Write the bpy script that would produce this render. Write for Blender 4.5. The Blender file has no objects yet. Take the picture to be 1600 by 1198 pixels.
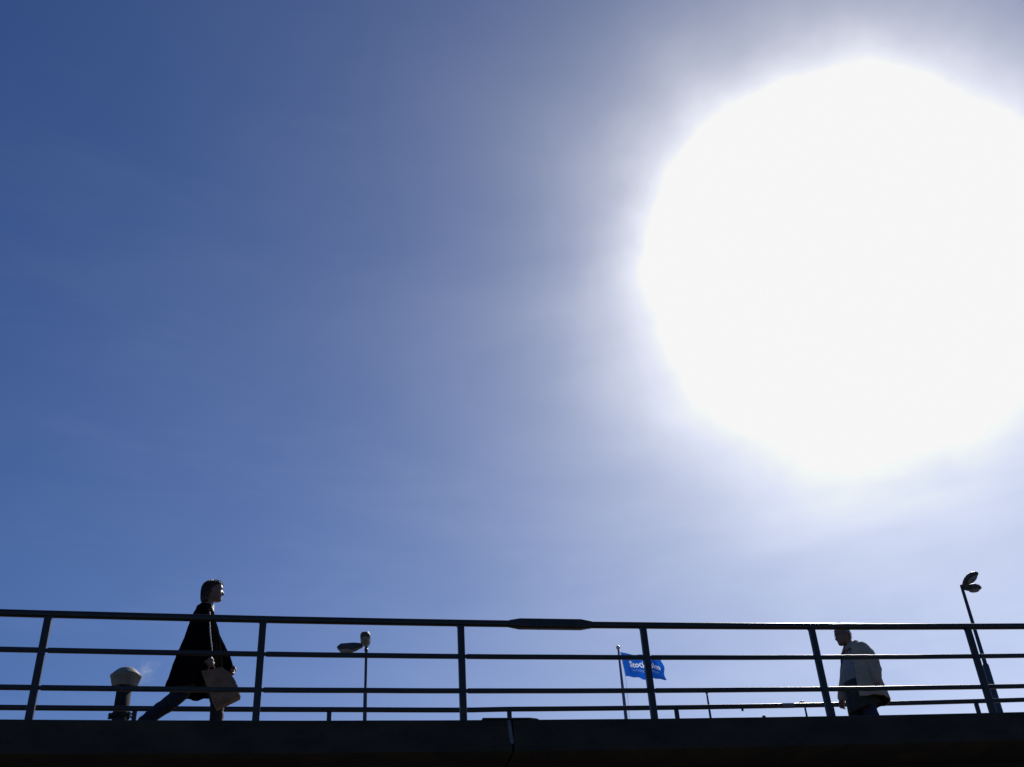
import bpy, bmesh, math, random
from mathutils import Vector, Matrix, noise
R = math.radians
random.seed(7)
C = bpy.data.collections.new('scene'); bpy.context.scene.collection.children.link(C)
sc = bpy.context.scene

# ------------------------------------------------------------------ camera
EYE = 1.65                                   # eye height above the ground
F, PITCH, ROLL = 1683.1, 0.58545, -0.06597   # focal length in px of a 1600 px wide frame
cam = bpy.data.cameras.new('camera'); cam_o = bpy.data.objects.new('camera', cam); C.objects.link(cam_o)
cam.sensor_fit = 'HORIZONTAL'; cam.sensor_width = 36; cam.lens = 36*F/1600
cam.clip_start = .05; cam.clip_end = 20000
x_ = Vector((1,0,0)); f_ = Vector((0,math.cos(PITCH),math.sin(PITCH))); u_ = Vector((0,-math.sin(PITCH),math.cos(PITCH)))
xr = math.cos(ROLL)*x_ + math.sin(ROLL)*u_; ur = -math.sin(ROLL)*x_ + math.cos(ROLL)*u_
cam_o.matrix_world = Matrix(((xr.x,ur.x,-f_.x,0),(xr.y,ur.y,-f_.y,0),(xr.z,ur.z,-f_.z,EYE),(0,0,0,1)))
sc.camera = cam_o

# ------------------------------------------------------------------ sky and sun
SUN_EL, SUN_AZ = R(36.94), R(21.65)          # azimuth measured from +Y towards +X
SUN = Vector((math.sin(SUN_AZ)*math.cos(SUN_EL), math.cos(SUN_AZ)*math.cos(SUN_EL), math.sin(SUN_EL)))
w = bpy.data.worlds.new('World'); sc.world = w; w.use_nodes = True
nt = w.node_tree; nt.nodes.clear()
def N(t, **k):
    n = nt.nodes.new(t)
    for a, b in k.items(): setattr(n, a, b)
    return n
L = nt.links.new
out = N('ShaderNodeOutputWorld'); bg = N('ShaderNodeBackground'); L(bg.outputs[0], out.inputs[0])
SKY = .06; BASE = (.74,.87,1.10)
bg.inputs[1].default_value = SKY
sky = N('ShaderNodeTexSky', sky_type='NISHITA', sun_disc=False, sun_elevation=SUN_EL, sun_rotation=SUN_AZ,
        altitude=0, air_density=1.0, dust_density=0, ozone_density=10)
geo = N('ShaderNodeNewGeometry')
def M_(op, a, b=None, c=None):
    n = N('ShaderNodeMath', operation=op)
    for i, v in enumerate((a, b, c)):
        if v is None: continue
        if isinstance(v, (int, float)): n.inputs[i].default_value = v
        else: L(v, n.inputs[i])
    return n.outputs[0]
tc = N('ShaderNodeTexCoord')
dot = N('ShaderNodeVectorMath', operation='DOT_PRODUCT'); L(tc.outputs['Generated'], dot.inputs[0]); dot.inputs[1].default_value = SUN
ang = M_('ARCCOSINE', M_('MINIMUM', dot.outputs['Value'], .999999))       # radians from the sun
# thin veil of high cloud that scatters the sun round it
mp = N('ShaderNodeMapping'); L(tc.outputs['Generated'], mp.inputs[0]); mp.inputs['Scale'].default_value = (1.2,1.2,3.2)
mp.inputs['Rotation'].default_value = (.2,.35,.5)
nz = N('ShaderNodeTexNoise'); L(mp.outputs[0], nz.inputs[0]); nz.inputs['Scale'].default_value = 2.6; nz.inputs['Detail'].default_value = 6
nz.inputs['Roughness'].default_value = .5; nz.inputs['Distortion'].default_value = .5
nz2 = N('ShaderNodeTexNoise'); L(tc.outputs['Generated'], nz2.inputs[0]); nz2.inputs['Scale'].default_value = 9; nz2.inputs['Detail'].default_value = 5
veil = M_('MULTIPLY_ADD', nz.outputs[0], .8, .6)
angn = M_('MULTIPLY_ADD', M_('SUBTRACT', nz2.outputs[0], .5), .075, ang)
sep = N('ShaderNodeSeparateXYZ'); L(tc.outputs['Generated'], sep.inputs[0])
airm = M_('POWER', M_('DIVIDE', 1.0, M_('MAXIMUM', sep.outputs[2], .17)), 1.6)     # longer path through haze lower down
def expo(a, length, amp): return M_('MULTIPLY', M_('EXPONENT', M_('MULTIPLY', a, -1/length)), amp)
core = M_('MINIMUM', expo(angn, .044, 15.0), 2.0)
airc = M_('POWER', airm, -.15)
wide = M_('MULTIPLY', expo(ang, .185, .42), veil)
def scol(v, col):
    n = N('ShaderNodeVectorMath', operation='SCALE'); n.inputs[0].default_value = col; L(v, n.inputs['Scale']); return n.outputs[0]
def vadd(a, b, op='ADD'):
    n = N('ShaderNodeVectorMath', operation=op); L(a, n.inputs[0])
    if isinstance(b, tuple): n.inputs[1].default_value = b
    else: L(b, n.inputs[1])
    return n.outputs[0]
hz = vadd(scol(M_('MULTIPLY', core, airc), (1.95/SKY,1.85/SKY,1.66/SKY)), scol(M_('MULTIPLY', wide, airm), (1/SKY,.94/SKY,.75/SKY)))
mpc = N('ShaderNodeMapping'); L(tc.outputs['Generated'], mpc.inputs[0]); mpc.inputs['Scale'].default_value = (1.6,1.6,9); mpc.inputs['Rotation'].default_value = (0,R(8),0)
nzc = N('ShaderNodeTexNoise'); L(mpc.outputs[0], nzc.inputs[0]); nzc.inputs['Scale'].default_value = 3.2; nzc.inputs['Detail'].default_value = 8; nzc.inputs['Roughness'].default_value = .62; nzc.inputs['Distortion'].default_value = .6
wisp = M_('MULTIPLY', M_('MULTIPLY', M_('POWER', M_('MAXIMUM', M_('SUBTRACT', nzc.outputs[0], .47), 0), 1.3), airm), .022)
base = vadd(vadd(sky.outputs[0], BASE, 'MULTIPLY'), scol(wisp, (1/SKY,1/SKY,1/SKY)))
tot = vadd(vadd(base, hz), (.925/SKY,.925/SKY,.925/SKY), 'MINIMUM')
L(tot, bg.inputs[0])
sl = bpy.data.lights.new('sun', 'SUN'); so = bpy.data.objects.new('sun', sl); C.objects.link(so)
sl.energy = 5; sl.angle = R(.5); sl.color = (1,.95,.88)
so.rotation_euler = SUN.to_track_quat('Z', 'Y').to_euler(); so.location = (0,0,40)
vs = sc.view_settings; vs.view_transform = 'Standard'; vs.look = 'None'; vs.exposure = 0; vs.gamma = 1; vs.use_curve_mapping = False

# ------------------------------------------------------------------ helpers
def mat(name, col, rough=.6, metal=0, var=.25, scale=8, bump=.0, bscale=60, spec=.5, coat=0, sheen=0, trans=0, col2=None, stretch=None):
    m = bpy.data.materials.new(name); m.use_nodes = True
    t = m.node_tree; b = t.nodes['Principled BSDF']; ln = t.links.new
    b.inputs['Roughness'].default_value = rough; b.inputs['Metallic'].default_value = metal
    b.inputs['Specular IOR Level'].default_value = spec
    b.inputs['Coat Weight'].default_value = coat; b.inputs['Coat Roughness'].default_value = .3
    b.inputs['Sheen Weight'].default_value = sheen
    tx = t.nodes.new('ShaderNodeTexCoord'); mpn = t.nodes.new('ShaderNodeMapping'); ln(tx.outputs['Object'], mpn.inputs[0])
    if stretch: mpn.inputs['Scale'].default_value = stretch
    n = t.nodes.new('ShaderNodeTexNoise'); ln(mpn.outputs[0], n.inputs[0]); n.inputs['Scale'].default_value = scale; n.inputs['Detail'].default_value = 8
    n.inputs['Roughness'].default_value = .6
    r = t.nodes.new('ShaderNodeValToRGB'); ln(n.outputs[0], r.inputs[0])
    c1 = [c*(1-var) for c in col]; c2 = col2 or [min(1,c*(1+var)) for c in col]
    r.color_ramp.elements[0].position = .35; r.color_ramp.elements[0].color = (*c1,1)
    r.color_ramp.elements[1].position = .65; r.color_ramp.elements[1].color = (*c2,1)
    ln(r.outputs[0], b.inputs['Base Color'])
    if bump:
        n2 = t.nodes.new('ShaderNodeTexNoise'); ln(mpn.outputs[0], n2.inputs[0]); n2.inputs['Scale'].default_value = bscale; n2.inputs['Detail'].default_value = 5
        bp = t.nodes.new('ShaderNodeBump'); bp.inputs['Strength'].default_value = bump; bp.inputs['Distance'].default_value = .01
        ln(n2.outputs[0], bp.inputs['Height']); ln(bp.outputs[0], b.inputs['Normal'])
    if trans:
        tr = t.nodes.new('ShaderNodeBsdfTranslucent'); ln(r.outputs[0], tr.inputs[0]); mx = t.nodes.new('ShaderNodeMixShader')
        mx.inputs[0].default_value = trans; ln(b.outputs[0], mx.inputs[1]); ln(tr.outputs[0], mx.inputs[2]); ln(mx.outputs[0], t.nodes['Material Output'].inputs[0])
    return m
MT = dict(
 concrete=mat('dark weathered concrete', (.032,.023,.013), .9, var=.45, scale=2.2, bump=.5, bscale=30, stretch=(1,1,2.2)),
 paint=mat('black painted steel', (.024,.017,.010), .34, spec=.4, var=.3, scale=14, bump=.12, bscale=90),
 far_paint=mat('dark painted steel of far rail', (.024,.017,.010), .34, spec=.4, var=.3, scale=14, bump=.1, bscale=90),
 sealant=mat('grey joint sealant', (.13,.135,.15), .8, var=.3, scale=20, bump=.4),
 steel_plate=mat('dull steel plate', (.05,.05,.055), .5, metal=.6, var=.4, scale=10, bump=.2),
 pale_plate=mat('pale bare metal', (.6,.58,.52), .5, var=.3, scale=30, bump=.4),
 asphalt=mat('asphalt', (.042,.042,.044), .9, var=.3, scale=1.5, bump=.4, bscale=200),
 tape=mat('pale tape', (.13,.13,.14), .6, var=.2),
 pole=mat('dark pole paint', (.035,.04,.055), .5, var=.25, scale=6),
 lamp=mat('lamp housing', (.05,.05,.055), .45, var=.3, scale=12, bump=.1),
 glass=mat('frosted lamp cover', (.42,.40,.34), .25, var=.15, scale=10, trans=.45),
 cowl=mat('galvanised cowl', (.20,.185,.15), .62, metal=.1, var=.28, scale=5, bump=.1, bscale=25),
 chimney=mat('black flue', (.025,.023,.022), .95, spec=.1, var=.4, scale=6, bump=.15),
 flagpole=mat('grey painted flagpole', (.12,.14,.19), .4, var=.15),
 finial=mat('pale finial', (.75,.62,.55), .25, metal=.4, var=.1),
 flag=mat('blue flag cloth', (.006,.075,.42), .7, var=.12, scale=2.5, trans=.5),
 letters=mat('white flag lettering', (.62,.66,.74), .7, var=.03, trans=.5),
 letters_dim=mat('pale blue flag lettering', (.13,.22,.46), .7, var=.03, trans=.5),
 skin=mat('skin', (.20,.10,.066), .5, var=.12, scale=20, bump=.1, bscale=120),
 hair_brown=mat('brown hair', (.045,.021,.011), .45, var=.5, scale=60, stretch=(1,1,.15), bump=.5, bscale=150, sheen=.05),
 hair_grey=mat('short grey hair', (.22,.19,.15), .5, var=.35, scale=70, bump=.6, bscale=160, sheen=.3),
 coat=mat('black coat cloth', (.006,.0055,.0055), .75, var=.3, scale=20, bump=.25, bscale=120, spec=0),
 jeans=mat('dark blue denim', (.009,.012,.021), .8, var=.35, scale=18, bump=.3, bscale=200),
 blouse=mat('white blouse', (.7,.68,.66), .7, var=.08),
 shoe=mat('black shoe leather', (.02,.018,.016), .35, var=.2),
 paper=mat('brown kraft paper', (.25,.14,.075), .75, var=.22, scale=9, bump=.5, bscale=18, trans=.12),
 jacket=mat('pale grey brown jacket', (.38,.30,.215), .85, var=.16, scale=9, bump=.4, bscale=40),
 lining=mat('dark green cardigan', (.034,.034,.024), .9, var=.3, scale=20),
 shirt=mat('pale blue striped shirt', (.27,.245,.235), .8, var=.45, scale=30, stretch=(3,3,.12), bump=.4),
 trousers=mat('navy trousers', (.022,.022,.05), .85, var=.25, scale=15, bump=.2),
 lens=mat('dark spectacle frame', (.02,.02,.02), .3),
)
def tag(o, label=None, cat=None, group=None, kind=None):
    for k, v in (('label',label),('category',cat),('group',group),('kind',kind)):
        if v: o[k] = v
    return o
def root(name, loc, rz, label, cat, group=None):
    o = bpy.data.objects.new(name, None); C.objects.link(o); o.location = loc; o.rotation_euler = (0,0,rz)
    o.empty_display_size = .2
    return tag(o, label, cat, group)
def obj(name, bm, m, parent=None, smooth=False, world=False, label=None):
    """link a bmesh; with world=True its vertices are world coordinates and are moved into the parent's frame"""
    if world and parent is not None:
        bpy.context.view_layer.update()
        chain = parent; mw = chain.matrix_world.copy()
        bmesh.ops.transform(bm, matrix=mw.inverted(), verts=bm.verts)
    bmesh.ops.recalc_face_normals(bm, faces=bm.faces)
    me = bpy.data.meshes.new(name); bm.to_mesh(me); bm.free()
    for p in me.polygons: p.use_smooth = smooth
    me.materials.append(MT[m]); o = bpy.data.objects.new(name, me); C.objects.link(o)
    if parent is not None: o.parent = parent
    if label: o['label'] = label
    return o
def box(bm, c, s, rot=None):
    vs_ = []
    for dx in (-.5,.5):
        for dy in (-.5,.5):
            for dz in (-.5,.5):
                v = Vector((dx*s[0],dy*s[1],dz*s[2]))
                if rot: v = rot @ v
                vs_.append(bm.verts.new(Vector(c)+v))
    for f in ((0,1,3,2),(4,6,7,5),(0,4,5,1),(2,3,7,6),(0,2,6,4),(1,5,7,3)): bm.faces.new([vs_[i] for i in f])
def rings(bm, rs, close=True, cap=True):
    R_ = [[bm.verts.new(p) for p in r] for r in rs]
    n = len(R_[0])
    for a, b in zip(R_, R_[1:]):
        for i in range(n if close else n-1):
            j = (i+1) % n; bm.faces.new((a[i],a[j],b[j],b[i]))
    if cap and close: bm.faces.new(R_[0][::-1]); bm.faces.new(R_[-1])
    return R_
def lathe(bm, prof, n=32, c=(0,0,0)):
    rings(bm, [[(c[0]+r*math.cos(2*math.pi*i/n), c[1]+r*math.sin(2*math.pi*i/n), c[2]+z) for i in range(n)] for r, z in prof])
def tube(bm, pts, rad, n=14, flat=1.0, sub=5, axis=None):
    """smooth tapering tube with round ends through pts"""
    pts = [Vector(p) for p in pts]
    if not isinstance(rad, (list,tuple)): rad = [rad]*len(pts)
    P, Q = [], []
    for i in range(len(pts)-1):
        p0 = pts[max(i-1,0)]; p1 = pts[i]; p2 = pts[i+1]; p3 = pts[min(i+2,len(pts)-1)]
        for k in range(sub):
            t = k/sub
            P.append(.5*((2*p1)+(p2-p0)*t+(2*p0-5*p1+4*p2-p3)*t*t+(3*p1-p0-3*p2+p3)*t**3)); s_ = t*t*(3-2*t); Q.append(rad[i]*(1-s_)+rad[i+1]*s_)
    P.append(pts[-1]); Q.append(rad[-1])
    d0 = (P[1]-P[0]).normalized(); d1 = (P[-1]-P[-2]).normalized()
    pre = [(P[0]-d0*Q[0]*math.cos(a), Q[0]*math.sin(a)) for a in (R(12),R(35),R(62))]
    post = [(P[-1]+d1*Q[-1]*math.sin(a), Q[-1]*math.cos(a)) for a in (R(28),R(55),R(78))]
    allp = pre + list(zip(P,Q)) + post
    ax = Vector(axis) if axis else Vector((0,1,0)) if abs(d0.y) < .8 else Vector((1,0,0))
    rs = []
    for i, (p, r) in enumerate(allp):
        a = allp[max(i-1,0)][0]; b = allp[min(i+1,len(allp)-1)][0]; d = (b-a).normalized()
        s1 = (ax - d*ax.dot(d)).normalized(); s2 = d.cross(s1)
        rs.append([p + s1*math.cos(2*math.pi*k/n)*r*flat + s2*math.sin(2*math.pi*k/n)*r for k in range(n)])
    rings(bm, rs)
def interp(tab, z):
    """rows sorted by descending or ascending first value"""
    if tab[0][0] > tab[-1][0]: tab = tab[::-1]
    if z <= tab[0][0]: return tab[0][1:]
    for a, b in zip(tab, tab[1:]):
        if z <= b[0]:
            t = (z-a[0])/(b[0]-a[0]); t = t*t*(3-2*t)*.5 + t*.5
            return [p+(q-p)*t for p, q in zip(a[1:], b[1:])]
    return tab[-1][1:]
def blob(bm, c, r, n=16, rot=None):
    m_ = Matrix.Translation(c)
    if rot: m_ = m_ @ rot.to_4x4()
    bmesh.ops.create_uvsphere(bm, u_segments=n, v_segments=n//2+2, radius=1, matrix=m_ @ Matrix.Diagonal((r[0],r[1],r[2],1)))
def fuse(bm, vox=.005, smooth=3):
    """one continuous skin from overlapping closed shells"""
    bmesh.ops.recalc_face_normals(bm, faces=bm.faces)
    me = bpy.data.meshes.new('tmp'); bm.to_mesh(me); bm.free()
    o = bpy.data.objects.new('tmp', me); C.objects.link(o)
    m_ = o.modifiers.new('r','REMESH'); m_.mode = 'VOXEL'; m_.voxel_size = vox; m_.use_smooth_shade = True
    if smooth: s_ = o.modifiers.new('s','SMOOTH'); s_.iterations = smooth; s_.factor = .5
    dg = bpy.context.evaluated_depsgraph_get(); dg.update(); e = o.evaluated_get(dg)
    b2 = bmesh.new(); b2.from_mesh(e.to_mesh()); e.to_mesh_clear()
    bpy.data.objects.remove(o); bpy.data.meshes.remove(me)
    return b2

# ------------------------------------------------------------------ ground
bm = bmesh.new(); bmesh.ops.create_grid(bm, x_segments=8, y_segments=8, size=4000)
tag(obj('ground', bm, 'asphalt'), kind='structure', label='dark asphalt ground under and beyond the footbridge')

# ------------------------------------------------------------------ footbridge frame: t along, v across (away from the camera), z above the deck edge
D0, H0, YAW, KV, GR, KZ = 10.3653, 3.0659+EYE, .2641, .000402, .010789, .0013984
DV = Vector((math.cos(YAW), math.sin(YAW), 0)); NV = Vector((-math.sin(YAW), math.cos(YAW), 0))
def P(t, v, z):
    return DV*t + NV*(D0-KV*t*t+v) + Vector((0,0,H0+GR*t+KZ*t*t+z))
T0, SP, W, TF, SF = -1.86542, 1.97744, 2.895, -1.24464, 2.25502
NEAR = [T0+SP*i for i in range(-4,10)]; FAR = [TF+SF*i for i in range(-4,9)]
def sweep(bm, prof, a, b, step=.5):
    n = max(1, int(abs(b-a)/step)); wob = .0016 if b-a > 1 else 0
    rings(bm, [[P(a+(b-a)*i/n, v, z+wob*noise.noise(Vector((a+(b-a)*i/n*1.3, prof[0][1]*9, 3)))) for v, z in prof] for i in range(n+1)])
def rrect(cv, cz, wv, wz, r, k=3):
    o = []
    for sx, sz, a0 in ((1,1,0),(-1,1,90),(-1,-1,180),(1,-1,270)):
        for i in range(k+1):
            a = R(a0+90*i/k); o.append((cv+sx*(wv/2-r)+r*math.cos(a), cz+sz*(wz/2-r)+r*math.sin(a)))
    return o
JT = 2.565                                  # the expansion joint
br = root('footbridge', P(2.5, W/2, -H0+.0), YAW, 'long dark concrete footbridge deck with a vertical joint seam below the railings', 'bridge')
br.location.z = 0
def rough_edge(bm, amt=.004):
    for v in bm.verts:
        n_ = noise.noise_vector(v.co*3.1)
        v.co += Vector((0,0,n_.z*amt))
EDGE = [(-.045,-.006),(-.039,0),(.22,0),(.22,-.05),(W-.22,-.05),(W-.22,0),(W+.04,0),(W+.045,-.006),(W+.045,-.30),(W+.0,-.315),(W-.35,-.36),(.35,-.36),(.0,-.315),(-.045,-.30)]
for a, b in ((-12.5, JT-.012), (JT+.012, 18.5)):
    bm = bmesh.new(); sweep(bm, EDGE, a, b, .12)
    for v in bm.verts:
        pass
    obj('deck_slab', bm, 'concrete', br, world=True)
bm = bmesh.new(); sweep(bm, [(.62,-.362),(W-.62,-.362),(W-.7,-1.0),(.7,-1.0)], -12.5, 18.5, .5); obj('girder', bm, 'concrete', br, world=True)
bm = bmesh.new(); sweep(bm, [(-.030,-.012),(.2,-.012),(.2,-.045),(W-.1,-.052),(W-.1,-.28),(-.030,-.22)], JT-.011, JT+.011, .02); obj('joint_filler', bm, 'chimney', br, world=True)
bm = bmesh.new()
rings(bm, [[P(JT-.035+dt+s*.018-z*0, -.046-e, z) for s, e in ((-1,0),(-1,.006),(1,.006),(1,0))] for z, dt in ((-.008,0),(-.06,.006),(-.12,.010),(-.18,.018),(-.232,.022))])
obj('joint_sealant', bm, 'sealant', br, world=True)
bm = bmesh.new(); sweep(bm, rrect(-.005, .009, .11, .014, .003), 2.27, 2.74, .1); obj('cover_plate', bm, 'steel_plate', br, world=True)
bm = bmesh.new()
rings(bm, [[P(t_, v, z+zz) for v, z in ((-.055,0),(-.055,.006),(.03,.008),(.03,0))] for t_, zz in ((2.745,.012),(2.78,.006),(2.81,.004),(2.84,-.008))])
obj('metal_flap', bm, 'pale_plate', br, world=True, label='pale bent metal flap beside the joint cover plate')
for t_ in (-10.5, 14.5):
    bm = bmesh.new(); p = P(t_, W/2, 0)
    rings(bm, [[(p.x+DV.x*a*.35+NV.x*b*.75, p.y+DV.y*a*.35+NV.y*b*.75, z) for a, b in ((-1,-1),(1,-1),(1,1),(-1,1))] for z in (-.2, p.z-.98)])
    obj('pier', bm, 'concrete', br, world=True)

# ------------------------------------------------------------------ railings
nr = root('railing', P(2.5,0,0), YAW, 'near black steel railing with three rails, splice sleeve and wide flat posts', 'railing')
for t in NEAR:
    bm = bmesh.new(); rings(bm, [[P(t+a, b, z) for a, b in rrect(0,0,.068+(.016 if z > .97 else .005 if z > .96 else 0),.05,.006,2)] for z in (.002,.4,.8,.955,.965,.974)])
    obj('post', bm, 'paint', nr, world=True)
a, b = NEAR[0]-.4, NEAR[-1]+.4
bm = bmesh.new(); sweep(bm, rrect(0,1.003,.06,.066,.02,4), a, b, .25); obj('handrail', bm, 'paint', nr, world=True, smooth=True)
bm = bmesh.new()
rings(bm, [[P(t, v, z) for v, z in rrect(0,1.004,wv,wz,.022,4)] for t, wv, wz in ((2.60,.062,.068),(2.60,.066,.072),(2.715,.09,.104),(3.38,.09,.104),(3.495,.066,.072),(3.495,.062,.068))])
obj('splice_sleeve', bm, 'paint', nr, world=True)
bm = bmesh.new(); sweep(bm, rrect(0,1.004,.094,.108,.022,4), 2.915, 2.918, .1); obj('sleeve_seam', bm, 'steel_plate', nr, world=True)
for zc in (.651, .300):
    bm = bmesh.new()
    for i, t in enumerate(NEAR[:-1]):
        sweep(bm, rrect(0,zc,.04,.046,.008,2), t+.052, NEAR[i+1]-.034, .25)
        sweep(bm, rrect(0,zc,.03,.034,.006,2), t+.033, t+.0525, .02)
    obj('mid_rail', bm, 'paint', nr, world=True)
fr = root('railing', P(2.5,W,0), YAW, 'far railing whose top rail shows low behind the near railing with thin stub posts', 'railing')
for t in FAR:
    bm = bmesh.new(); rings(bm, [[P(t+a, W+b, z) for a, b in rrect(0,0,.055,.04,.006,2)] for z in (.002,.5,.972)])
    obj('post', bm, 'far_paint', fr, world=True)
def far_z(t):                                # each length of rail is a little out of line with the next
    pts = [(-12,1.02),(-5,1.0),(-1.24,1.006),(1.01,1.003),(2.73,.994),(3.27,1.002),(5.52,1.003),(7.78,1.004),(10,1.004),(18,1.0)]
    return interp(pts, t)[0]
bm = bmesh.new(); n = 120; a, b = FAR[0]-.4, FAR[-1]+.4
rings(bm, [[P(a+(b-a)*i/n, W+v, z+far_z(a+(b-a)*i/n)) for v, z in rrect(0,0,.05,.058,.014,3)] for i in range(n+1)])
obj('handrail', bm, 'far_paint', fr, world=True, smooth=True)
for zc in (.651,.300):
    bm = bmesh.new(); sweep(bm, rrect(W,zc,.03,.04,.008,2), a, b, .5); obj('mid_rail', bm, 'far_paint', fr, world=True)
bm = bmesh.new(); rings(bm, [[P(t, W+v, z+far_z(t)) for v, z in rrect(0,0,.053,.061,.014,3)] for t in (7.04,7.13,7.22)])
obj('tape', bm, 'tape', fr, world=True)
bm = bmesh.new(); rings(bm, [[P(6.46+dx, W+dy, .975+z) for dx, dy in ((-.012,-.01),(.012,-.01),(.012,.01),(-.012,.01))] for z in (-.032,.0)]); obj('bolt', bm, 'far_paint', fr, world=True)

# ------------------------------------------------------------------ people
def head(bm, c, yaw=0, tilt=0, nose=1.0, s=1.0):
    tab = [(-.122,.0,.045,.012),(-.116,-.012,.072,.032),(-.102,-.03,.084,.047),(-.083,-.052,.085,.057),(-.066,-.066,.087,.062),(-.045,-.08,.090,.067),
           (-.018,-.092,.090,.072),(.008,-.099,.089,.075),(.03,-.101,.096,.077),(.06,-.098,.091,.075),(.09,-.083,.072,.062),(.108,-.06,.048,.045),(.118,-.03,.02,.02)]
    m_ = Matrix.Translation(c) @ Matrix.Rotation(yaw,4,'Z') @ Matrix.Rotation(tilt,4,'Y') @ Matrix.Scale(s,4)
    rs = []; nA = 56
    def g(d, s_): return math.exp(-(d/s_)**2)
    for i in range(56):
        z = -.122 + .240*i/55
        b_, f__, w_ = interp(tab, z); cx = (b_+f__)/2; hx = (f__-b_)/2; r_ = []
        for k in range(nA):
            a = 2*math.pi*k/nA; ca, sa = math.cos(a), math.sin(a)
            e = .85; x = cx+hx*math.copysign(abs(ca)**e, ca); y = w_*math.copysign(abs(sa)**e, sa)
            if ca > 0:
                nb = 0
                if -.052 < z < .018: nb = min(1,(.018-z)/.055) if z > -.038 else max(0,(z+.052)/.014)
                x += .027*nose*nb*g(y,.013)
                x += .007*g(z+.066,.007)*g(y,.022) + .006*g(z+.079,.007)*g(y,.02) + .007*g(z+.104,.012)*g(y,.022) - .004*g(z+.0725,.003)*g(y,.022)
                x -= .011*g(z-.010,.012)*(g(y-.032,.014)+g(y+.032,.014)); x += .004*g(z-.03,.008)*g(abs(y)-.025,.02)
            r_.append(m_ @ Vector((x,y,z)))
        rs.append(r_)
    rings(bm, rs)
    for sy in (-1,1):
        blob(bm, m_ @ Vector((.073,sy*.031,.009)), (.013,.013,.012))
        blob(bm, m_ @ Vector((-.008,sy*.077,-.005)), (.017,.007,.030), rot=Matrix.Rotation(R(12),3,'Y'))
    return m_
def hand(bm, wrist, fwd, palm_n, thumb_side, curl=35, s=1.0):
    """palm, four unequal bent fingers and a thumb; fwd = wrist to knuckles, palm_n = way the palm faces"""
    w_ = Vector(wrist); f = Vector(fwd).normalized(); n_ = Vector(palm_n); n_ = (n_-f*n_.dot(f)).normalized(); sd = f.cross(n_)*thumb_side
    tube(bm, [w_-f*.03, w_+f*.02, w_+f*.075], [.026*s,.030*s,.034*s], flat=1.0, sub=3, axis=sd)
    rot = Matrix((sd, n_, f)).transposed()
    blob(bm, w_+f*.05*s, (.040*s,.016*s,.048*s), rot=rot)
    for k, (o_, ln) in enumerate(((.028,.070),(.010,.078),(-.010,.074),(-.028,.058))):
        p = w_+f*.082*s+sd*o_*s; pts = [p-f*.02]; d = f.copy(); c_ = R(curl*(1+.12*k))
        for j, seg in enumerate((.45,.32,.23)):
            d = (Matrix.Rotation(c_*(.7 if j == 0 else 1), 3, f.cross(n_)*-1) @ d) if False else (d*math.cos(c_*(.7 if j==0 else 1))+ (n_*d.dot(f)-f*d.dot(n_))*math.sin(c_*(.7 if j==0 else 1)))
            pts.append(pts[-1]+d*ln*s*seg*(1.25 if j==0 else 1))
        tube(bm, pts, [.0095*s,.009*s,.0083*s,.0073*s], n=10, sub=3)
    b_ = w_+f*.022*s+sd*.026*s
    tube(bm, [b_, b_+(f*.6+sd*.7+n_*.3)*.030*s, b_+(f*1.25+sd*.85+n_*.7)*.040*s, b_+(f*1.9+sd*.8+n_*1.0)*.040*s], [.012*s,.011*s,.010*s,.008*s], n=10, sub=3)
def up(bm, dz=.05):
    bmesh.ops.translate(bm, verts=bm.verts, vec=(0,0,dz)); return bm
def ell(cx, cy, rx, ry, z, n=72, fold=0, seed=0, tilt=0, e=1.0, ycurve=0):
    o = []
    for k in range(n):
        a = 2*math.pi*k/n; ca, sa = math.cos(a), math.sin(a)
        q = 1+fold*(noise.noise(Vector((ca*2.6+seed, sa*2.6, z*1.2)))+.45*math.sin(a*9+seed+z*2))
        x = cx+rx*q*math.copysign(abs(ca)**e, ca); y = cy+ry*q*math.copysign(abs(sa)**e, sa)
        o.append(Vector((x, y, z+tilt*(x-cx))))
    return o
def strands(bm, starts, rad=.0011, n=5):
    for pts in starts:
        rs = []
        for i, p in enumerate(pts):
            d = (pts[min(i+1,len(pts)-1)]-pts[max(i-1,0)]).normalized(); a_ = d.orthogonal().normalized(); b_ = d.cross(a_)
            r = rad*(1-.7*i/len(pts)); rs.append([p+a_*r*math.cos(q)+b_*r*math.sin(q) for q in (0,2.09,4.19)])
        rings(bm, rs)

# ---- the person walking right with a paper bag
wm = root('person', P(-.45,.68,-.05), YAW, 'striding person in a flared black coat and jeans carrying a brown paper bag', 'person')
bm = bmesh.new()
hm = head(bm, (.036,0,1.568), 0, R(-2), nose=1.2, s=.97)
tube(bm, [(.012,0,1.50),(-.006,0,1.43),(-.035,0,1.34),(-.045,0,1.28)], [.050,.050,.056,.07], sub=4)
rings(bm, [ell(cx,0,rx,ry,z,40) for z, cx, rx, ry in ((1.345,-.045,.05,.07),(1.32,-.045,.07,.12),(1.27,-.04,.085,.16),(1.15,-.035,.10,.165),(1.02,-.03,.095,.14),(.93,-.03,.10,.15),(.84,-.03,.115,.17),(.76,-.03,.10,.15),(.72,-.03,.06,.1))])
RS, LS = (-.045,-.165,1.265), (-.045,.165,1.265)
tube(bm, [RS,(-.005,-.235,1.02),(.062,-.262,.775)], [.052,.042,.029])
hand(bm, (.066,-.264,.765), (.30,-.02,-.95), (.2,1,0), -1, curl=62, s=1.0)
tube(bm, [LS,(.11,.235,1.07),(.262,.235,.86)], [.052,.042,.029])
hand(bm, (.266,.235,.85), (.35,-.05,-.9), (-.5,-.8,0), -1, curl=38, s=1.0)
RK, RA = (-.165,-.095,.455), (-.50,-.095,.145)
LK, LA = (.175,.09,.45), (.185,.09,.05)
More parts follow.
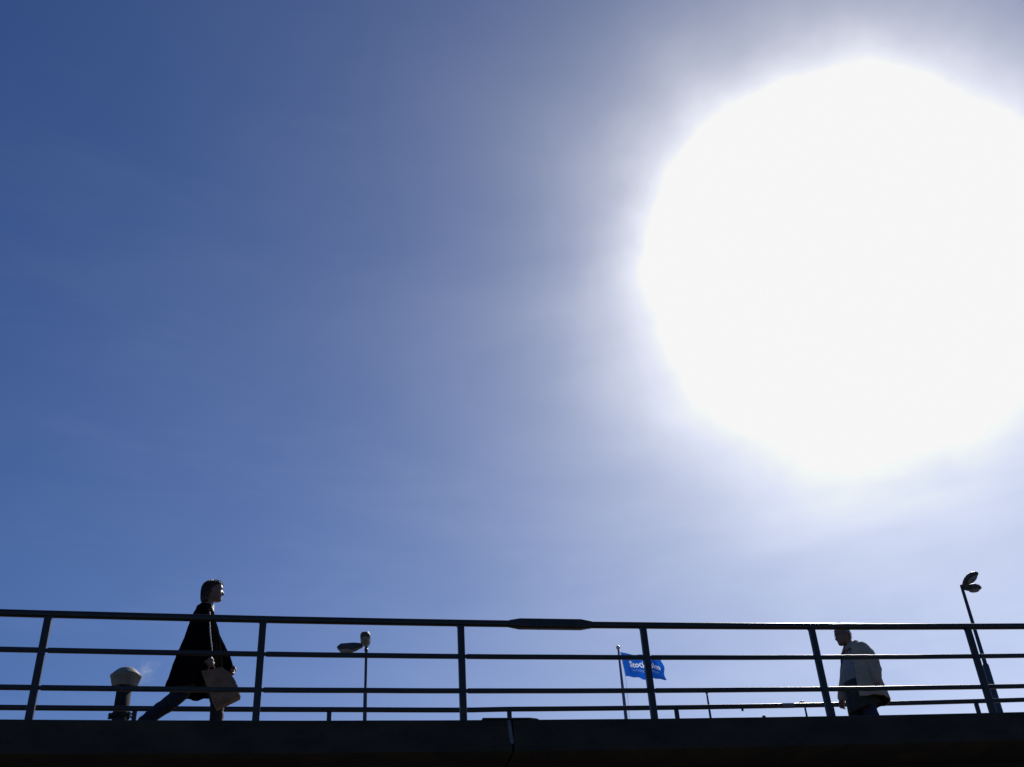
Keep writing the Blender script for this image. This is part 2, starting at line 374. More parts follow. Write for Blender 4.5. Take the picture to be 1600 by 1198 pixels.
tube(bm, [(-.04,-.085,.84),(-.10,-.092,.65),RK,(-.34,-.096,.30),RA], [.09,.078,.056,.054,.036])
tube(bm, [(-.02,.085,.84),(.08,.09,.65),LK,(.175,.09,.25),LA], [.09,.078,.056,.054,.038])
tube(bm, [RA,(-.51,-.095,.075),(-.44,-.097,.005),(-.40,-.098,-.022)], [.036,.032,.028,.018])
tube(bm, [LA,(.185,.09,0),(.27,.09,-.018),(.34,.09,-.024)], [.038,.034,.028,.018])
body = obj('body', up(fuse(bm, .0045, 2)), 'skin', wm, smooth=True)
for kx in (0,1):
    bm = bmesh.new()
    if kx == 0: tube(bm, [(-.515,-.095,.14),(-.52,-.095,.07),(-.455,-.097,.0),(-.395,-.098,-.015)], [.046,.046,.042,.030], sub=4); box(bm, (-.385,-.098,-.036), (.10,.075,.018))
    else: tube(bm, [(.180,.09,.06),(.182,.09,.0),(.28,.09,-.008),(.37,.09,-.018)], [.047,.045,.040,.028], sub=4); box(bm, (.26,.09,-.038), (.24,.07,.016))
    obj('shoe', up(fuse(bm,.006,2)), 'shoe', wm, smooth=True)
bm = bmesh.new()
rings(bm, [ell(-.03,0,rx,ry,z,40) for z, rx, ry in ((.90,.11,.16),(.84,.125,.18),(.76,.12,.17),(.70,.08,.13))])
tube(bm, [(-.04,-.085,.82),(-.10,-.09,.65),(-.158,-.095,.475),(-.27,-.095,.345),(-.37,-.096,.265),(-.485,-.096,.155)], [.105,.095,.082,.077,.070,.062])
tube(bm, [(-.02,.085,.82),(.08,.09,.65),(.172,.09,.46),(.185,.09,.33),(.19,.09,.19),(.192,.09,.06)], [.105,.092,.073,.068,.070,.074])
bm = fuse(bm,.007,2)
for v in bm.verts:
    v.co += v.normal*(.006*noise.noise(Vector((v.co.x*9,v.co.y*9,v.co.z*28))))
obj('jeans', up(bm), 'jeans', wm, smooth=True)
bm = bmesh.new()                                    # coat: outer shell then inner wall, so the hem is open underneath
tabc = [(1.405,-.075,.045,.075),(1.37,-.105,.050,.10),(1.325,-.138,.060,.155),(1.28,-.155,.075,.195),(1.22,-.168,.095,.215),(1.14,-.183,.125,.225),(1.05,-.203,.150,.235),(.95,-.232,.170,.245),(.86,-.260,.190,.255),(.76,-.288,.205,.265),(.66,-.308,.21,.275),(.56,-.328,.21,.28),(.50,-.335,.20,.285)]
rs = []
zs = [1.405-.905*i/44 for i in range(45)]
for z in zs:
    b_, f__, w_ = interp(tabc, z); fo = .05*max(0,min(1,(1.15-z)/.5))
    tl = .02*max(0,min(1,(.9-z)/.35)); ring = ell((b_+f__)/2,0,(f__-b_)/2,w_,z,96,fo,3.1,tl,.95)
    if z < .60:
        for p in ring:
            kz = (.60-z)/.10
            p.z += kz*(-.034*max(0,1-abs(p.x-.01)/.04)*(1 if p.y < 0 else .2) -.004*max(0,1-abs(p.x+.15)/.18) + .012*math.sin(p.x*38) + .10*max(0,p.x-.08)/.13)
            if p.x < -.29: p.z += kz*.045
    rs.append(ring)
def inner(ring, d, dz=0):
    c_ = sum(ring, Vector())/len(ring); o = []
    for p in ring:
        q = Vector((p.x-c_.x,p.y-c_.y,0)); l = q.length
        o.append(Vector((c_.x+q.x*(l-d)/l, c_.y+q.y*(l-d)/l, p.z+dz)))
    return o
rs += [inner(rs[-1],.014), inner(rs[-6],.016), inner(rs[-14],.02)]
rings(bm, rs)
tube(bm, [(-.05,-.158,1.30),(-.038,-.225,1.16),(-.012,-.262,1.00),(.020,-.272,.88),(.044,-.274,.79)], [.072,.078,.074,.068,.060], flat=.8)
tube(bm, [(-.04,.165,1.275),(.06,.215,1.14),(.135,.235,1.03),(.205,.24,.92),(.245,.24,.825)], [.072,.082,.078,.070,.066], flat=.8)
bm = fuse(bm, .006, 1)
for v in bm.verts:
    if v.co.z < 1.33: v.co += v.normal*(.008*noise.noise(Vector((v.co.x*11,v.co.y*11+7,v.co.z*3.5)))+.004*noise.noise(Vector((v.co.x*30,v.co.y*30+7,v.co.z*12))))
ct = obj('coat', up(bm), 'coat', wm, smooth=True)
bm = bmesh.new()                                    # white strip modelling the sun's rim highlight along the near sleeve, no real seam
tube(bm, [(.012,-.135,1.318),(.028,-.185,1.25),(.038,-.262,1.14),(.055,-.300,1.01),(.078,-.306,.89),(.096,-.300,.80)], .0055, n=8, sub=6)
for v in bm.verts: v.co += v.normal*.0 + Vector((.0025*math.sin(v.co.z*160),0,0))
obj('sleeve_highlight', up(bm), 'blouse', wm, smooth=True)
bm = bmesh.new()                                    # blouse at the neck
rings(bm, [ell(cx,0,rx,ry,z,40,0,0,.15) for z, cx, rx, ry in ((1.408,.000,.056,.058),(1.39,-.002,.062,.066),(1.36,-.008,.066,.085),(1.32,-.005,.072,.10))])
obj('blouse', up(fuse(bm,.006,1)), 'blouse', wm, smooth=True)
bm = bmesh.new()
tube(bm, [(-.095,0,1.395),(-.06,-.066,1.398),(.005,-.072,1.378),(.045,-.045,1.335),(.070,-.02,1.27)], [.014,.015,.014,.013,.010], sub=6)
tube(bm, [(-.095,0,1.395),(-.06,.066,1.398),(.005,.072,1.378),(.050,.045,1.335),(.075,.02,1.27)], [.014,.015,.014,.013,.010], sub=6)
obj('collar', up(fuse(bm,.005,1)), 'coat', wm, smooth=True)
bm = bmesh.new()                                    # chin-length hair
def hairpt(a, z, extra=0):
    tb = [(-.135,-.108,.03,.072),(-.11,-.122,.03,.080),(-.06,-.128,.035,.086),(0,-.128,.055,.089),(.05,-.124,.088,.089),(.08,-.112,.092,.082),(.105,-.088,.076,.064),(.122,-.055,.048,.042),(.131,-.02,.012,.012)]
    b_, f__, w_ = interp(tb, z); cx = (b_+f__)/2; hx = (f__-b_)/2+extra
    return Vector((cx+hx*math.cos(a), (w_+extra)*math.sin(a), z))
rs = []
for i in range(40):
    z = -.135+.266*i/39; r_ = []
    for k in range(90):
        a = 2*math.pi*k/90
        if z > .062: p = hairpt(a, z)
        else:
            a2 = a if a < math.pi else a-2*math.pi
            lim = R(54 + 46*min(1,(.062-z)/.12)); a3 = math.copysign(max(abs(a2), lim), a2 if a2 else 1)
            p = hairpt(a3, z)
            if abs(a2) < lim: p.y *= abs(a2)/lim; 
        p = p*(1+.025*noise.noise(Vector((math.cos(a)*7,math.sin(a)*7,z*6)))+.012*math.sin(a*31+5*z))
        r_.append(hm @ p)
    rs.append(r_)
rings(bm, rs)
st = []
for q in range(900):
    a0 = random.uniform(-math.pi, math.pi); top = random.uniform(.0,.128); 
    amin = R(70) if top < .06 else 0
    if abs(a0) < amin: continue
    pts = []; ln = random.uniform(.06,.16); sw = random.uniform(-.25,.25); ex = random.uniform(.0,.006)
    bot = max(-.15, top-ln)
    for j in range(7):
        z = top+(bot-top)*j/6; a = a0+sw*j/6
        if z < .06: a = math.copysign(max(abs(a), R(72+30*min(1,(.06-z)/.1))), a)
        pts.append(hm @ hairpt(a, max(z,-.135), ex + .004*j/6*random.random()) + Vector((0,0,min(0,z+.135))))
    st.append(pts)
strands(bm, st)
obj('hair', up(bm), 'hair_brown', wm, smooth=True)

# ---- paper bag hanging from the hand (a thing of its own)
bg_ = root('paper_bag', P(-.45+.2,.68-.29,-.05+.40), YAW, 'creased brown kraft paper carrier bag swinging beside the walking person', 'bag')
bm = bmesh.new(); NU, NVv = 22, 30
TL, TR, BL, BR = Vector((.010,0,.705)), Vector((.200,0,.752)), Vector((.190,0,.335)), Vector((.405,0,.452))
def bagp(u, v, side):
    top_ = TL.lerp(TR,u); bot_ = BL.lerp(BR,u); p = top_.lerp(bot_,v)+Vector((0,0,-.105))
    p.x += .028*math.sin(math.pi*v)*(u-.15) ; p.z += .03*math.sin(math.pi*v)*u
    th = (.012+.048*min(1,v*1.35))*(1 if 0 < u < 1 else .86)
    cr = .012*noise.noise(Vector((u*4,v*5,side*3)))+.006*noise.noise(Vector((u*11,v*11,side*5+2)))
    p.y = -.30+side*(th+cr*(1 if .02 < u < .98 else .3)); return p
rs = []
for j in range(NVv+1):
    v = j/NVv
    rs.append([bagp(i/NU, v, -1) for i in range(NU+1)] + [bagp(1, v, s_) for s_ in (-.5,0,.5)] + [bagp(i/NU, v, 1) for i in range(NU,-1,-1)] + [bagp(0, v, s_) for s_ in (.5,0,-.5)])
rings(bm, rs, cap=False)
bm.verts.ensure_lookup_table(); nn = len(rs[0]); bm.faces.new([bm.verts[NVv*nn+i] for i in range(nn)])
off = Vector((.2,-.29,.40-.0))
def to_bag(bm):
    bmesh.ops.translate(bm, verts=bm.verts, vec=-off+Vector((0,0,.05))); return bm
pb = obj('bag_body', to_bag(bm), 'paper', bg_)
sm = pb.modifiers.new('t','SOLIDIFY'); sm.thickness = .0012
for sd in (-1,1):
    bm = bmesh.new(); tube(bm, [(.066,-.30+sd*.012,.595),(.078,-.295+sd*.008,.64),(.094,-.285,.675),(.114,-.285,.672),(.130,-.295+sd*.008,.645),(.134,-.30+sd*.012,.605)], .0035, n=8); obj('handle', to_bag(bm), 'paper', bg_, smooth=True)

# ---- the stooping person walking left
MX = .05                                             # body shift along the bridge
mn = root('person', P(7.45,1.5,-.05), YAW+math.pi, 'stooping grey haired person in an open pale jacket walking left in dark trousers', 'person')
def mp_(x, v, z): return (-x, -v, z)                 # bridge offsets to the person's own frame
bm = bmesh.new()
hm2 = head(bm, mp_(-.115,.0,1.452), R(-12), R(6), nose=1.0, s=1.0)
tube(bm, [mp_(-.085,0,1.40),mp_(-.055,0,1.34),mp_(-.01,0,1.25),mp_(0,0,1.2)], [.056,.058,.068,.08], sub=4)
rings(bm, [ell(-cx,0,rx,ry,z,40) for z, cx, rx, ry in ((1.285,.02,.06,.09),(1.25,.02,.09,.15),(1.20,.01,.11,.185),(1.08,-.01,.13,.19),(.98,-.04,.14,.18),(.90,-.05,.14,.18),(.82,-.06,.12,.17),(.74,-.06,.08,.12))])
tube(bm, [mp_(.01,-.19,1.235),mp_(.055,-.27,.98),mp_(.03,-.29,.775)], [.056,.045,.031])
hand(bm, mp_(.028,-.29,.765), (.10,-.05,-1), (.3,-1,0), 1, curl=32, s=1.05)
tube(bm, [mp_(.0,.19,1.225),mp_(-.05,.275,.97),mp_(-.165,.275,.73)], [.056,.045,.031])
hand(bm, mp_(-.17,.275,.72), (.25,0,-1), (.1,1,0), -1, curl=30, s=1.05)
tube(bm, [mp_(-.05,-.09,.82),mp_(-.05,-.09,.62),mp_(-.04,-.09,.43),mp_(.08,-.09,.06)], [.095,.085,.06,.042])
tube(bm, [mp_(-.06,.09,.82),mp_(-.10,.09,.62),mp_(-.13,.09,.43),mp_(-.16,.09,.05)], [.095,.085,.06,.042])
tube(bm, [mp_(.08,-.09,.06),mp_(.085,-.09,0),mp_(-.0,-.09,-.018),mp_(-.08,-.09,-.024)], [.042,.036,.03,.02])
tube(bm, [mp_(-.16,.09,.05),mp_(-.16,.09,0),mp_(-.24,.09,-.018),mp_(-.32,.09,-.024)], [.042,.036,.03,.02])
obj('body', up(fuse(bm,.0045,2)), 'skin', mn, smooth=True)
for x0, vv in ((.08,-.09),(-.16,.09)):
    bm = bmesh.new(); tube(bm, [mp_(x0,vv,.05),mp_(x0,vv,0),mp_(x0-.10,vv,-.006),mp_(x0-.19,vv,-.016)], [.050,.048,.043,.032], sub=4); box(bm, mp_(x0-.075,vv,-.038), (.26,.075,.016))
    obj('shoe', up(fuse(bm,.006,2)), 'shoe', mn, smooth=True)
bm = bmesh.new()
rings(bm, [ell(.055,0,rx,ry,z,40) for z, rx, ry in ((.92,.145,.185),(.84,.145,.19),(.76,.13,.175),(.70,.09,.14))])
tube(bm, [mp_(-.05,-.085,.80),mp_(-.05,-.088,.62),mp_(-.035,-.09,.43),mp_(.02,-.09,.26),mp_(.08,-.09,.08)], [.115,.105,.09,.082,.078])
tube(bm, [mp_(-.06,.085,.80),mp_(-.10,.088,.62),mp_(-.125,.09,.43),mp_(-.14,.09,.25),mp_(-.16,.09,.07)], [.115,.105,.09,.082,.078])
bm = fuse(bm,.007,2)
for v in bm.verts: v.co += v.normal*(.006*noise.noise(Vector((v.co.x*10,v.co.y*10,v.co.z*24))))
obj('trousers', up(bm), 'trousers', mn, smooth=True)
bm = bmesh.new()                                     # shirt
rings(bm, [ell(-cx,0,rx,ry,z,72,.02,5) for z, cx, rx, ry in ((1.325,-.035,.062,.066),(1.30,-.025,.070,.085),(1.26,-.01,.10,.15),(1.20,-.01,.128,.195),(1.10,-.03,.15,.20),(1.0,-.055,.165,.195),(.90,-.06,.165,.195),(.82,-.06,.150,.19),(.80,-.06,.12,.16))])
bmesh.ops.subdivide_edges(bm, edges=list(bm.edges), cuts=2, use_grid_fill=True)
for v in bm.verts:
    if v.co.z < 1.25: v.co += Vector((v.co.x-.05,v.co.y,0)).normalized()*(.013*noise.noise(Vector((v.co.x*22,v.co.y*22,v.co.z*3)))-.004)
obj('shirt', up(bm), 'shirt', mn, smooth=True)
bm = bmesh.new()                                     # collar, part way up the neck
rings(bm, [ell(.045,0,r_,r_*1.02,z,40,0,0,-.35) for z, r_ in ((1.285,.086),(1.345,.072),(1.352,.066),(1.29,.074))])
obj('shirt_collar', up(bm), 'shirt', mn, smooth=True)
bm = bmesh.new()                                     # cardigan hanging below the jacket
rs = [ell(.055,0,rx,ry,z,72,.04,9,tl) for z, rx, ry, tl in ((.86,.17,.20,0),(.78,.178,.205,-.05),(.70,.186,.212,-.12),(.62,.192,.215,-.20),(.55,.196,.216,-.26),(.525,.196,.216,-.28))]
rings(bm, rs+[inner(rs[-1],.012),inner(rs[2],.016)])
obj('cardigan', up(bm), 'lining', mn, smooth=True)
def jacket_sheet():
    bm = bmesh.new()
    tab = [(1.345,-.03,.085,.085),(1.325,-.02,.105,.12),(1.295,-.01,.125,.175),(1.25,.0,.155,.225),(1.18,.005,.182,.245),(1.08,.005,.205,.25),(.96,.005,.212,.255),(.84,.007,.228,.262),(.72,.014,.248,.275),(.61,.018,.260,.282)]
    rs = []
    for i in range(44):
        z = 1.345-.73*i/43; cx, rx, ry = interp(tab, z); op = R(24+15*min(1,(1.345-z)/.12)); r_ = []
        for k in range(81):
            a = op+(2*math.pi-2*op)*k/80; q = 1+.035*max(0,min(1,(1.2-z)/.4))*(noise.noise(Vector((math.cos(a)*2.6,math.sin(a)*2.6+4,z*1.1)))+.5*math.sin(a*8+z*2))
            x = -cx+rx*q*math.cos(a); y = ry*q*math.sin(a); zz = z-(.03*max(0,-math.cos(a))*(i/43))
            zz += .006*math.sin(a*11)*(i/43); r_.append(Vector((x,y,zz)))
        rs.append(r_)
    rings(bm, rs, close=False, cap=False); return bm
bm = up(jacket_sheet()); jk = obj('jacket', bm, 'jacket', mn, smooth=True)
so_ = jk.modifiers.new('t','SOLIDIFY'); so_.thickness = .012; so_.offset = -1; jk.data.materials.append(MT['lining']); so_.material_offset = 1
bm = bmesh.new()
tube(bm, [mp_(.01,-.165,1.245),mp_(.035,-.235,1.12),mp_(.055,-.270,.98),mp_(.045,-.285,.89),mp_(.03,-.29,.80)], [.082,.088,.080,.070,.060], flat=.85)
b2 = fuse(bm,.008,2)
for v in b2.verts: v.co += v.normal*(.008*noise.noise(Vector((v.co.x*8,v.co.y*8,v.co.z*20))))
obj('sleeve', up(b2), 'jacket', mn, smooth=True)
bm = bmesh.new()
tube(bm, [mp_(.0,.165,1.235),mp_(-.02,.24,1.11),mp_(-.05,.28,.97),mp_(-.11,.28,.85),mp_(-.155,.278,.75)], [.080,.084,.078,.068,.060], flat=.85)
obj('sleeve', up(fuse(bm,.008,2)), 'jacket', mn, smooth=True)
bm = bmesh.new()                                     # jacket collar
rs = []
for k in range(41):
    a = R(22)+(2*math.pi-R(44))*k/40; dz = -.055*max(0,math.cos(a))
    base = Vector((.03+.088*math.cos(a), .094*math.sin(a), 1.325+dz)); out_ = Vector((math.cos(a),math.sin(a),0))
    rs.append([base, base+out_*.004+Vector((0,0,.035)), base+out_*.016+Vector((0,0,.036)), base+out_*.036+Vector((0,0,-.02)), base+out_*.028+Vector((0,0,-.028))])
rings(bm, rs); obj('jacket_collar', up(bm), 'jacket', mn, smooth=True)
bm = bmesh.new(); rs = []                            # short hair: a close cap with a ragged edge
def cap2(a, z, extra=0):
    tb = [(-.075,-.078,.02,.070),(-.05,-.092,.02,.077),(0,-.108,.03,.083),(.04,-.109,.086,.083),(.07,-.104,.096,.079),(.095,-.088,.078,.066),(.113,-.062,.052,.046),(.126,-.02,.012,.012)]
    b_, f__, w_ = interp(tb, z); cx = (b_+f__)/2; hx = (f__-b_)/2+extra
    return Vector((cx+hx*math.cos(a), (w_+extra)*math.sin(a), z))
for i in range(30):
    z = -.075+.201*i/29; r_ = []
    for k in range(72):
        a = 2*math.pi*k/72; a2 = a if a < math.pi else a-2*math.pi
        lim = R(85+35*min(1,max(0,(.06-z)/.10))) if z < .072 else 0
        p = cap2(math.copysign(max(abs(a2),lim), a2 if a2 else 1), z)
        if abs(a2) < lim: p.y *= abs(a2)/lim
        r_.append(hm2 @ (p*(1+.012*noise.noise(Vector((math.cos(a)*9,math.sin(a)*9,z*40))))))
    rs.append(r_)
rings(bm, rs)
st = []
for q in range(700):
    a0 = random.uniform(-math.pi,math.pi); z0 = random.uniform(-.06,.12)
    if z0 < .072 and abs(a0) < R(100): continue
    p = cap2(a0, z0); d = (p-Vector((0,0,.0))).normalized()*.006+Vector((-.008,0,-.012))*random.random()
    st.append([hm2 @ (p-d*.3), hm2 @ (p+d*.4), hm2 @ (p+d)])
strands(bm, st, .0009)
obj('hair', up(bm), 'hair_grey', mn, smooth=True)
bm = bmesh.new()                                     # spectacles
for sy in (-1,1):
    tube(bm, [hm2 @ Vector((.088,sy*.060,.014)), hm2 @ Vector((.05,sy*.079,.014)), hm2 @ Vector((-.01,sy*.082,.012))], .002, n=6)
    tube(bm, [hm2 @ Vector((.093-.006*abs(math.cos(q)), sy*.033+.024*math.cos(q), .006+.015*math.sin(q))) for q in [i*math.pi/6 for i in range(13)]], .002, n=6, sub=2, axis=(0,.3,1))
tube(bm, [hm2 @ Vector((.093,-.010,.01)), hm2 @ Vector((.104,0,.010)), hm2 @ Vector((.093,.010,.01))], .002, n=6)
obj('spectacles', up(bm), 'lens', mn)

# ------------------------------------------------------------------ chimney with a metal cowl
CHX, CHY, CHZ = -7.226, 18.67, 6.66+EYE               # z of the cowl's rim
ch = root('chimney', (CHX,CHY,0), 0, 'round black chimney pipe with a pale flared metal cowl and domed cap', 'chimney')
bm = bmesh.new(); lathe(bm, [(.16,-.1),(.155,1),(.145,CHZ-.9),(.135,CHZ-.88),(.125,CHZ-.1)], 36); obj('pipe', bm, 'chimney', ch, smooth=True)
bm = bmesh.new(); lathe(bm, [(.200,CHZ-.185),(.206,CHZ-.193),(.214,CHZ-.185),(.262,CHZ-.012),(.272,CHZ-.004),(.266,CHZ+.004),(.25,CHZ-.01),(.196,CHZ-.175)], 48)
obj('cowl', bm, 'cowl', ch, smooth=True)
bm = bmesh.new(); lathe(bm, [(.10,CHZ-.002),(.268,CHZ+.006),(.270,CHZ+.012),(.245,CHZ+.036),(.215,CHZ+.070),(.18,CHZ+.104),(.145,CHZ+.132),(.10,CHZ+.153),(.055,CHZ+.164),(.01,CHZ+.167)], 48); obj('cap', bm, 'cowl', ch, smooth=True)
bm = bmesh.new(); lathe(bm, [(.12,CHZ-.665),(.162,CHZ-.665),(.162,CHZ-.735),(.12,CHZ-.735)], 36)
for s in (-1,1):
    for dz in (-.672,-.725): 
        m_ = Matrix.Rotation(R(90),3,'Y'); tube(bm, [(s*.13,0,CHZ+dz),(s*.215,0,CHZ+dz)], .009, n=8); lathe(bm, [(.02,-.012),(.02,.012)], 6, (s*.185,0,CHZ+dz))
    box(bm, (s*.17,-.04,CHZ-.70), (.035,.05,.10))
obj('clamp_band', bm, 'chimney', ch)
# steam drifting off the top
bm = bmesh.new(); bmesh.ops.create_icosphere(bm, subdivisions=3, radius=1)
st_ = obj('steam', bm, 'cowl'); st_.location = (CHX+.22,CHY+.25,CHZ+.16); st_.scale = (.34,.30,.22); st_.rotation_euler = (0,R(-20),0)
tag(st_, 'faint wisp of white steam drifting off the chimney cap', 'steam', kind='stuff')
vm = bpy.data.materials.new('steam'); vm.use_nodes = True; t = vm.node_tree; t.nodes.clear()
o_ = t.nodes.new('ShaderNodeOutputMaterial'); pv = t.nodes.new('ShaderNodeVolumePrincipled'); t.links.new(pv.outputs[0], o_.inputs['Volume'])
pv.inputs['Color'].default_value = (.95,.95,.95,1); pv.inputs['Anisotropy'].default_value = .3
tcx = t.nodes.new('ShaderNodeTexCoord'); ln_ = t.nodes.new('ShaderNodeVectorMath'); ln_.operation = 'LENGTH'; t.links.new(tcx.outputs['Object'], ln_.inputs[0])
nz_ = t.nodes.new('ShaderNodeTexNoise'); nz_.inputs['Scale'].default_value = 1.8; nz_.inputs['Detail'].default_value = 4; t.links.new(tcx.outputs['Object'], nz_.inputs[0])
def tm(op, a, b):
    n_ = t.nodes.new('ShaderNodeMath'); n_.operation = op
    for i, v in enumerate((a,b)):
        if isinstance(v,(int,float)): n_.inputs[i].default_value = v
        else: t.links.new(v, n_.inputs[i])
    return n_.outputs[0]
dn = tm('MAXIMUM', tm('SUBTRACT', tm('SUBTRACT', nz_.outputs[0], .28), tm('MULTIPLY', ln_.outputs['Value'], .34)), 0)
t.links.new(tm('MULTIPLY', dn, 3.2), pv.inputs['Density'])
st_.data.materials.clear(); st_.data.materials.append(vm)

# ------------------------------------------------------------------ street lamps
def lamp_head(parent, ang_, rise, base, ln=.72, wd=.27, k='cobra'):
    """one luminaire reaching out from base in direction ang_ (from +X), built in the lamp's own frame"""
    m_ = Matrix.Translation(base) @ Matrix.Rotation(ang_,4,'Z') @ Matrix.Rotation(-rise,4,'Y')
    bm = bmesh.new()
    if k == 'cobra':
        secs = [(.0,.020,.018,-.018),(.055,.020,.018,-.018),(.06,.045,.035,-.035),(.09,.06,.042,-.055),(.24,.105,.046,-.125),(.30,.120,.046,-.145),(.60,.122,.022,-.135),(.66,.10,-.015,-.115),(.695,.07,-.050,-.09)]
        sec = [(1,-.45),(.93,.35),(.62,.95),(.0,1),(-.62,.95),(-.93,.35),(-1,-.45),(-.8,-1),(.8,-1)]
    else:
        secs = [(.0,.03,.03,-.03),(.05,.035,.035,-.035),(.11,.075,.065,-.045),(.20,.115,.095,-.055),(.32,.130,.105,-.060),(.43,.110,.080,-.055),(.50,.065,.035,-.035),(.52,.02,.0,-.01)]
        sec = [(math.cos(2*math.pi*i/18), math.sin(2*math.pi*i/18)) for i in range(18)]
    rings(bm, [[m_ @ Vector((x, w_*a_, (t_+b_)/2+(t_-b_)/2*c_)) for a_, c_ in sec] for x, w_, t_, b_ in secs])
    hd = obj('lamp_head', bm, 'lamp', parent)
    bm = bmesh.new()
    x0, x1, zt, dp, wg = (.27,.64,-.132,.075,.105) if k == 'cobra' else (.17,.46,-.036,.060,.085)
    rs = []
    for j in range(8):
        q = R(90)*j/8; fl_ = .8 if k == 'cobra' else 1
        rs.append([m_ @ Vector(((x0+x1)/2+(x1-x0)/2*math.cos(q)**.6*math.cos(a), wg*math.cos(q)**.6*math.sin(a), zt-dp*math.sin(q))) for a in [2*math.pi*i/24 for i in range(24)]])
    rings(bm, rs); obj('lamp_cover', bm, 'glass', hd, smooth=True)
    return hd
LAX, LAY, LAZ = -4.03, 25.69, 9.44+EYE
la = root('street_lamp', (LAX,LAY,0), 0, 'two headed street lamp on a slim pole with one angular head pointing left', 'street lamp', 'street lamps beyond the footbridge')
bm = bmesh.new(); lathe(bm, [(.075,-.1),(.06,2),(.046,LAZ-1.02),(.046,LAZ-1.0),(.040,LAZ-.98),(.033,LAZ-.93),(.033,LAZ-.03),(.045,LAZ-.02),(.045,LAZ+.04)], 16); obj('pole', bm, 'pole', la, smooth=True)
lamp_head(la, R(180), R(4), (-.02,0,LAZ+.13))
lamp_head(la, R(-84), R(14), (.0,0,LAZ+.09))
bm = bmesh.new(); tube(bm, [(0,0,LAZ-.05),(0,0,LAZ+.14)], .036, n=12); obj('bracket', bm, 'lamp', la, smooth=True)
LBX, LBY, LBZ = 10.15, 23.92, 9.38+EYE
lb = root('street_lamp', (LBX,LBY,0), 0, 'tall street lamp at the right end with two rounded heads fanned out above the railing', 'street lamp', 'street lamps beyond the footbridge')
bm = bmesh.new(); lathe(bm, [(.10,-.1),(.08,2),(.066,LBZ-1.9),(.064,LBZ-1.88),(.045,LBZ-1.85),(.034,LBZ+.02),(.02,LBZ+.04)], 16); obj('pole', bm, 'pole', lb, smooth=True)
lamp_head(lb, R(-52), R(22), (.0,0,LBZ-.02), k='round')
lamp_head(lb, R(18), R(4), (.0,0,LBZ-.05), k='round')

# ------------------------------------------------------------------ flagpole and flag
FX, FY, FZ = 5.052, 59.787, 21.06+EYE
fp = root('flagpole', (FX,FY,0), 0, 'thin grey flagpole with a pale ball finial carrying the blue flag', 'flagpole')
bm = bmesh.new(); lathe(bm, [(.13,-.1),(.10,FZ-4.2),(.055,FZ-.1),(.05,FZ)], 16); obj('pole', bm, 'flagpole', fp, smooth=True)
bm = bmesh.new(); blob(bm, (0,0,FZ+.08), (.12,.12,.12)); obj('finial', bm, 'finial', fp, smooth=True)
bm = bmesh.new(); tube(bm, [(.07,-.05,FZ-.15),(.22,-.04,FZ-1.7),(.20,-.05,FZ-3.4),(.13,-.09,FZ-5.2)], .008, n=6, sub=3); obj('halyard', bm, 'flagpole', fp)
fl = root('flag', (FX,FY,FZ-.9), 0, 'rippling royal blue flag with white lettering flying from the flagpole', 'flag')
A0, A1, B0, B1 = Vector((.10,-.06,.68)), Vector((.24,-.05,-.72)), Vector((2.35,-.1,.22)), Vector((2.50,-.1,-1.05))
def flagp(u, v):                                      # u along the fly 0..1, v from top 0 to bottom 1
    p = A0.lerp(A1,v).lerp(B0.lerp(B1,v),u)
    amp = min(1,u*2.2)
    p.y += amp*(.13*math.sin(u*9.5-v*1.6)+.05*math.sin(u*21+v*5))
    p.z += amp*(-.07*math.sin(math.pi*u)*(1-v*.2)+.030*math.sin(u*17+v*2.4)) + (.05*math.sin(u*24) if v > .5 else 0)*(v-.5)*amp
    p.x += amp*(.05*math.sin(v*9+u*4)*u)
    return p
from mathutils.bvhtree import BVHTree
def text_tree(txt, off_):
    """flat outline of the words, used only to decide which threads of the cloth are dyed"""
    cu = bpy.data.curves.new('t','FONT'); cu.body = txt; cu.size = 1; cu.resolution_u = 4; cu.offset = off_; cu.space_character = 1.06
    o = bpy.data.objects.new('t', cu); C.objects.link(o); dg = bpy.context.evaluated_depsgraph_get(); dg.update()
    b_ = bmesh.new(); b_.from_mesh(o.evaluated_get(dg).to_mesh()); bpy.data.objects.remove(o)
    xs = [v.co.x for v in b_.verts]; tr_ = BVHTree.FromBMesh(b_); x0, x1 = min(xs), max(xs); b_.free(); return tr_, x0, x1
T1, T2 = text_tree('Stockholm', .024), text_tree('The Capital of Scandinavia', .015)
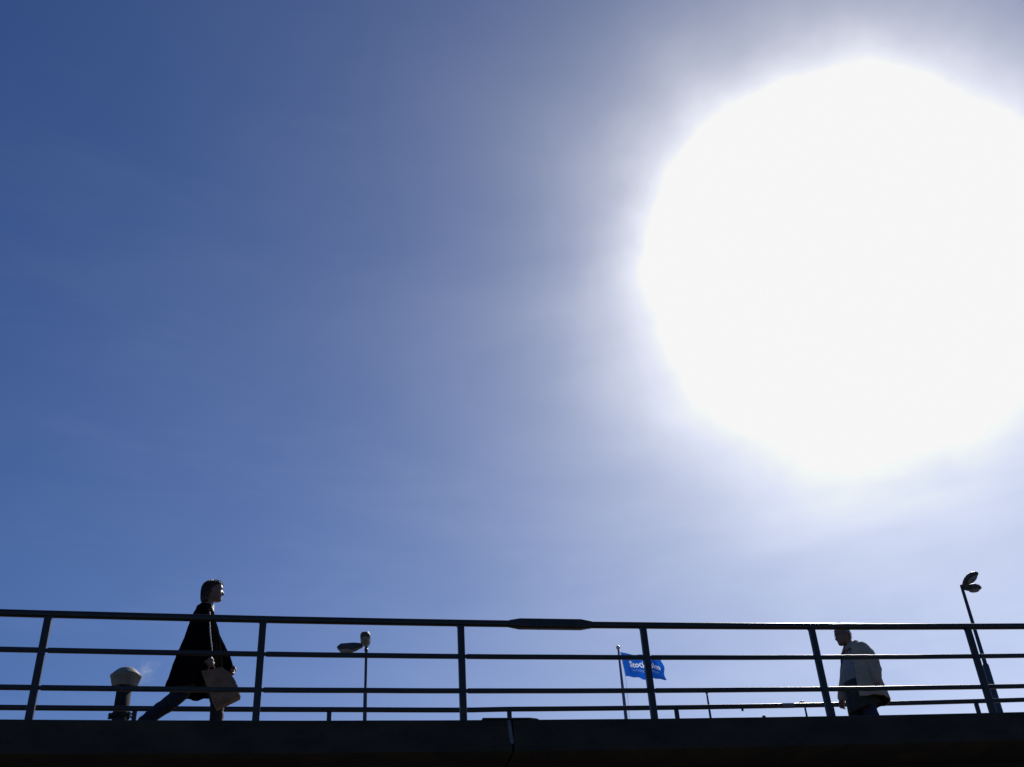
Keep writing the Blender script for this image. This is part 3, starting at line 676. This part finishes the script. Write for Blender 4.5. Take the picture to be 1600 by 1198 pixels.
def inside(T, u, v, u0, u1, vb, size_v):
    tr_, x0, x1 = T; x = x0+(x1-x0)*(u-u0)/(u1-u0); y = (vb-v)/size_v
    if not (x0 <= x <= x1 and -.4 < y < 1.1): return False
    return tr_.ray_cast(Vector((x,y,1)), Vector((0,0,-1)))[0] is not None
bm = bmesh.new(); nu, nv = 300, 130
rings(bm, [[flagp(i/nu, j/nv) for j in range(nv+1)] for i in range(nu+1)], close=False, cap=False)
fidx = []
for i in range(nu):
    for j in range(nv):
        u, v = (i+.5)/nu, (j+.5)/nv
        fidx.append(1 if inside(T1,u,v,.17,.90,.54,.34) else 2 if inside(T2,u,v,.185,.86,.72,.145) else 0)
for f, k in zip(list(bm.faces), fidx): f.material_index = k
fc = obj('cloth', bm, 'flag', fl, smooth=True)
fc.data.materials.append(MT['letters']); fc.data.materials.append(MT['letters_dim'])

# ------------------------------------------------------------------ distant masts
def mast(name, x, y, ztop, r, label, cat, hook=False, head_=False):
    m_ = root(name, (x,y,0), 0, label, cat)
    bm = bmesh.new(); lathe(bm, [(r*1.8,-.1),(r*1.4,ztop-1.2),(r,ztop-.02),(r*.9,ztop)], 12); obj('pole', bm, 'pole', m_, smooth=True)
    if head_:
        bm = bmesh.new(); lathe(bm, [(r*.9,ztop-.1),(r*1.9,ztop-.08),(r*1.9,ztop+.03),(r*.8,ztop+.06)], 12); obj('cap', bm, 'lamp', m_, smooth=True)
    if hook:
        bm = bmesh.new(); tube(bm, [(0,0,ztop-.12),(-.01,0,ztop+.02),(-.08,0,ztop+.07),(-.19,0,ztop+.04),(-.22,0,ztop+.0)], [.055,.06,.06,.06,.045], n=10); obj('hooked_head', bm, 'pole', m_, smooth=True)
mast('mast', 9.582, 59.23, 18.11+EYE, .045, 'plain thin distant mast standing right of the flag', 'mast', head_=True)
mast('street_lamp', 14.52, 58.22, 16.85+EYE, .045, 'tiny distant pole with a small hooked head left of the stooping person', 'street lamp', hook=True)
mast('mast', 12.355, 58.71, 16.42+EYE, .05, 'tip of a distant mast barely rising over the bridge edge', 'mast', head_=True)
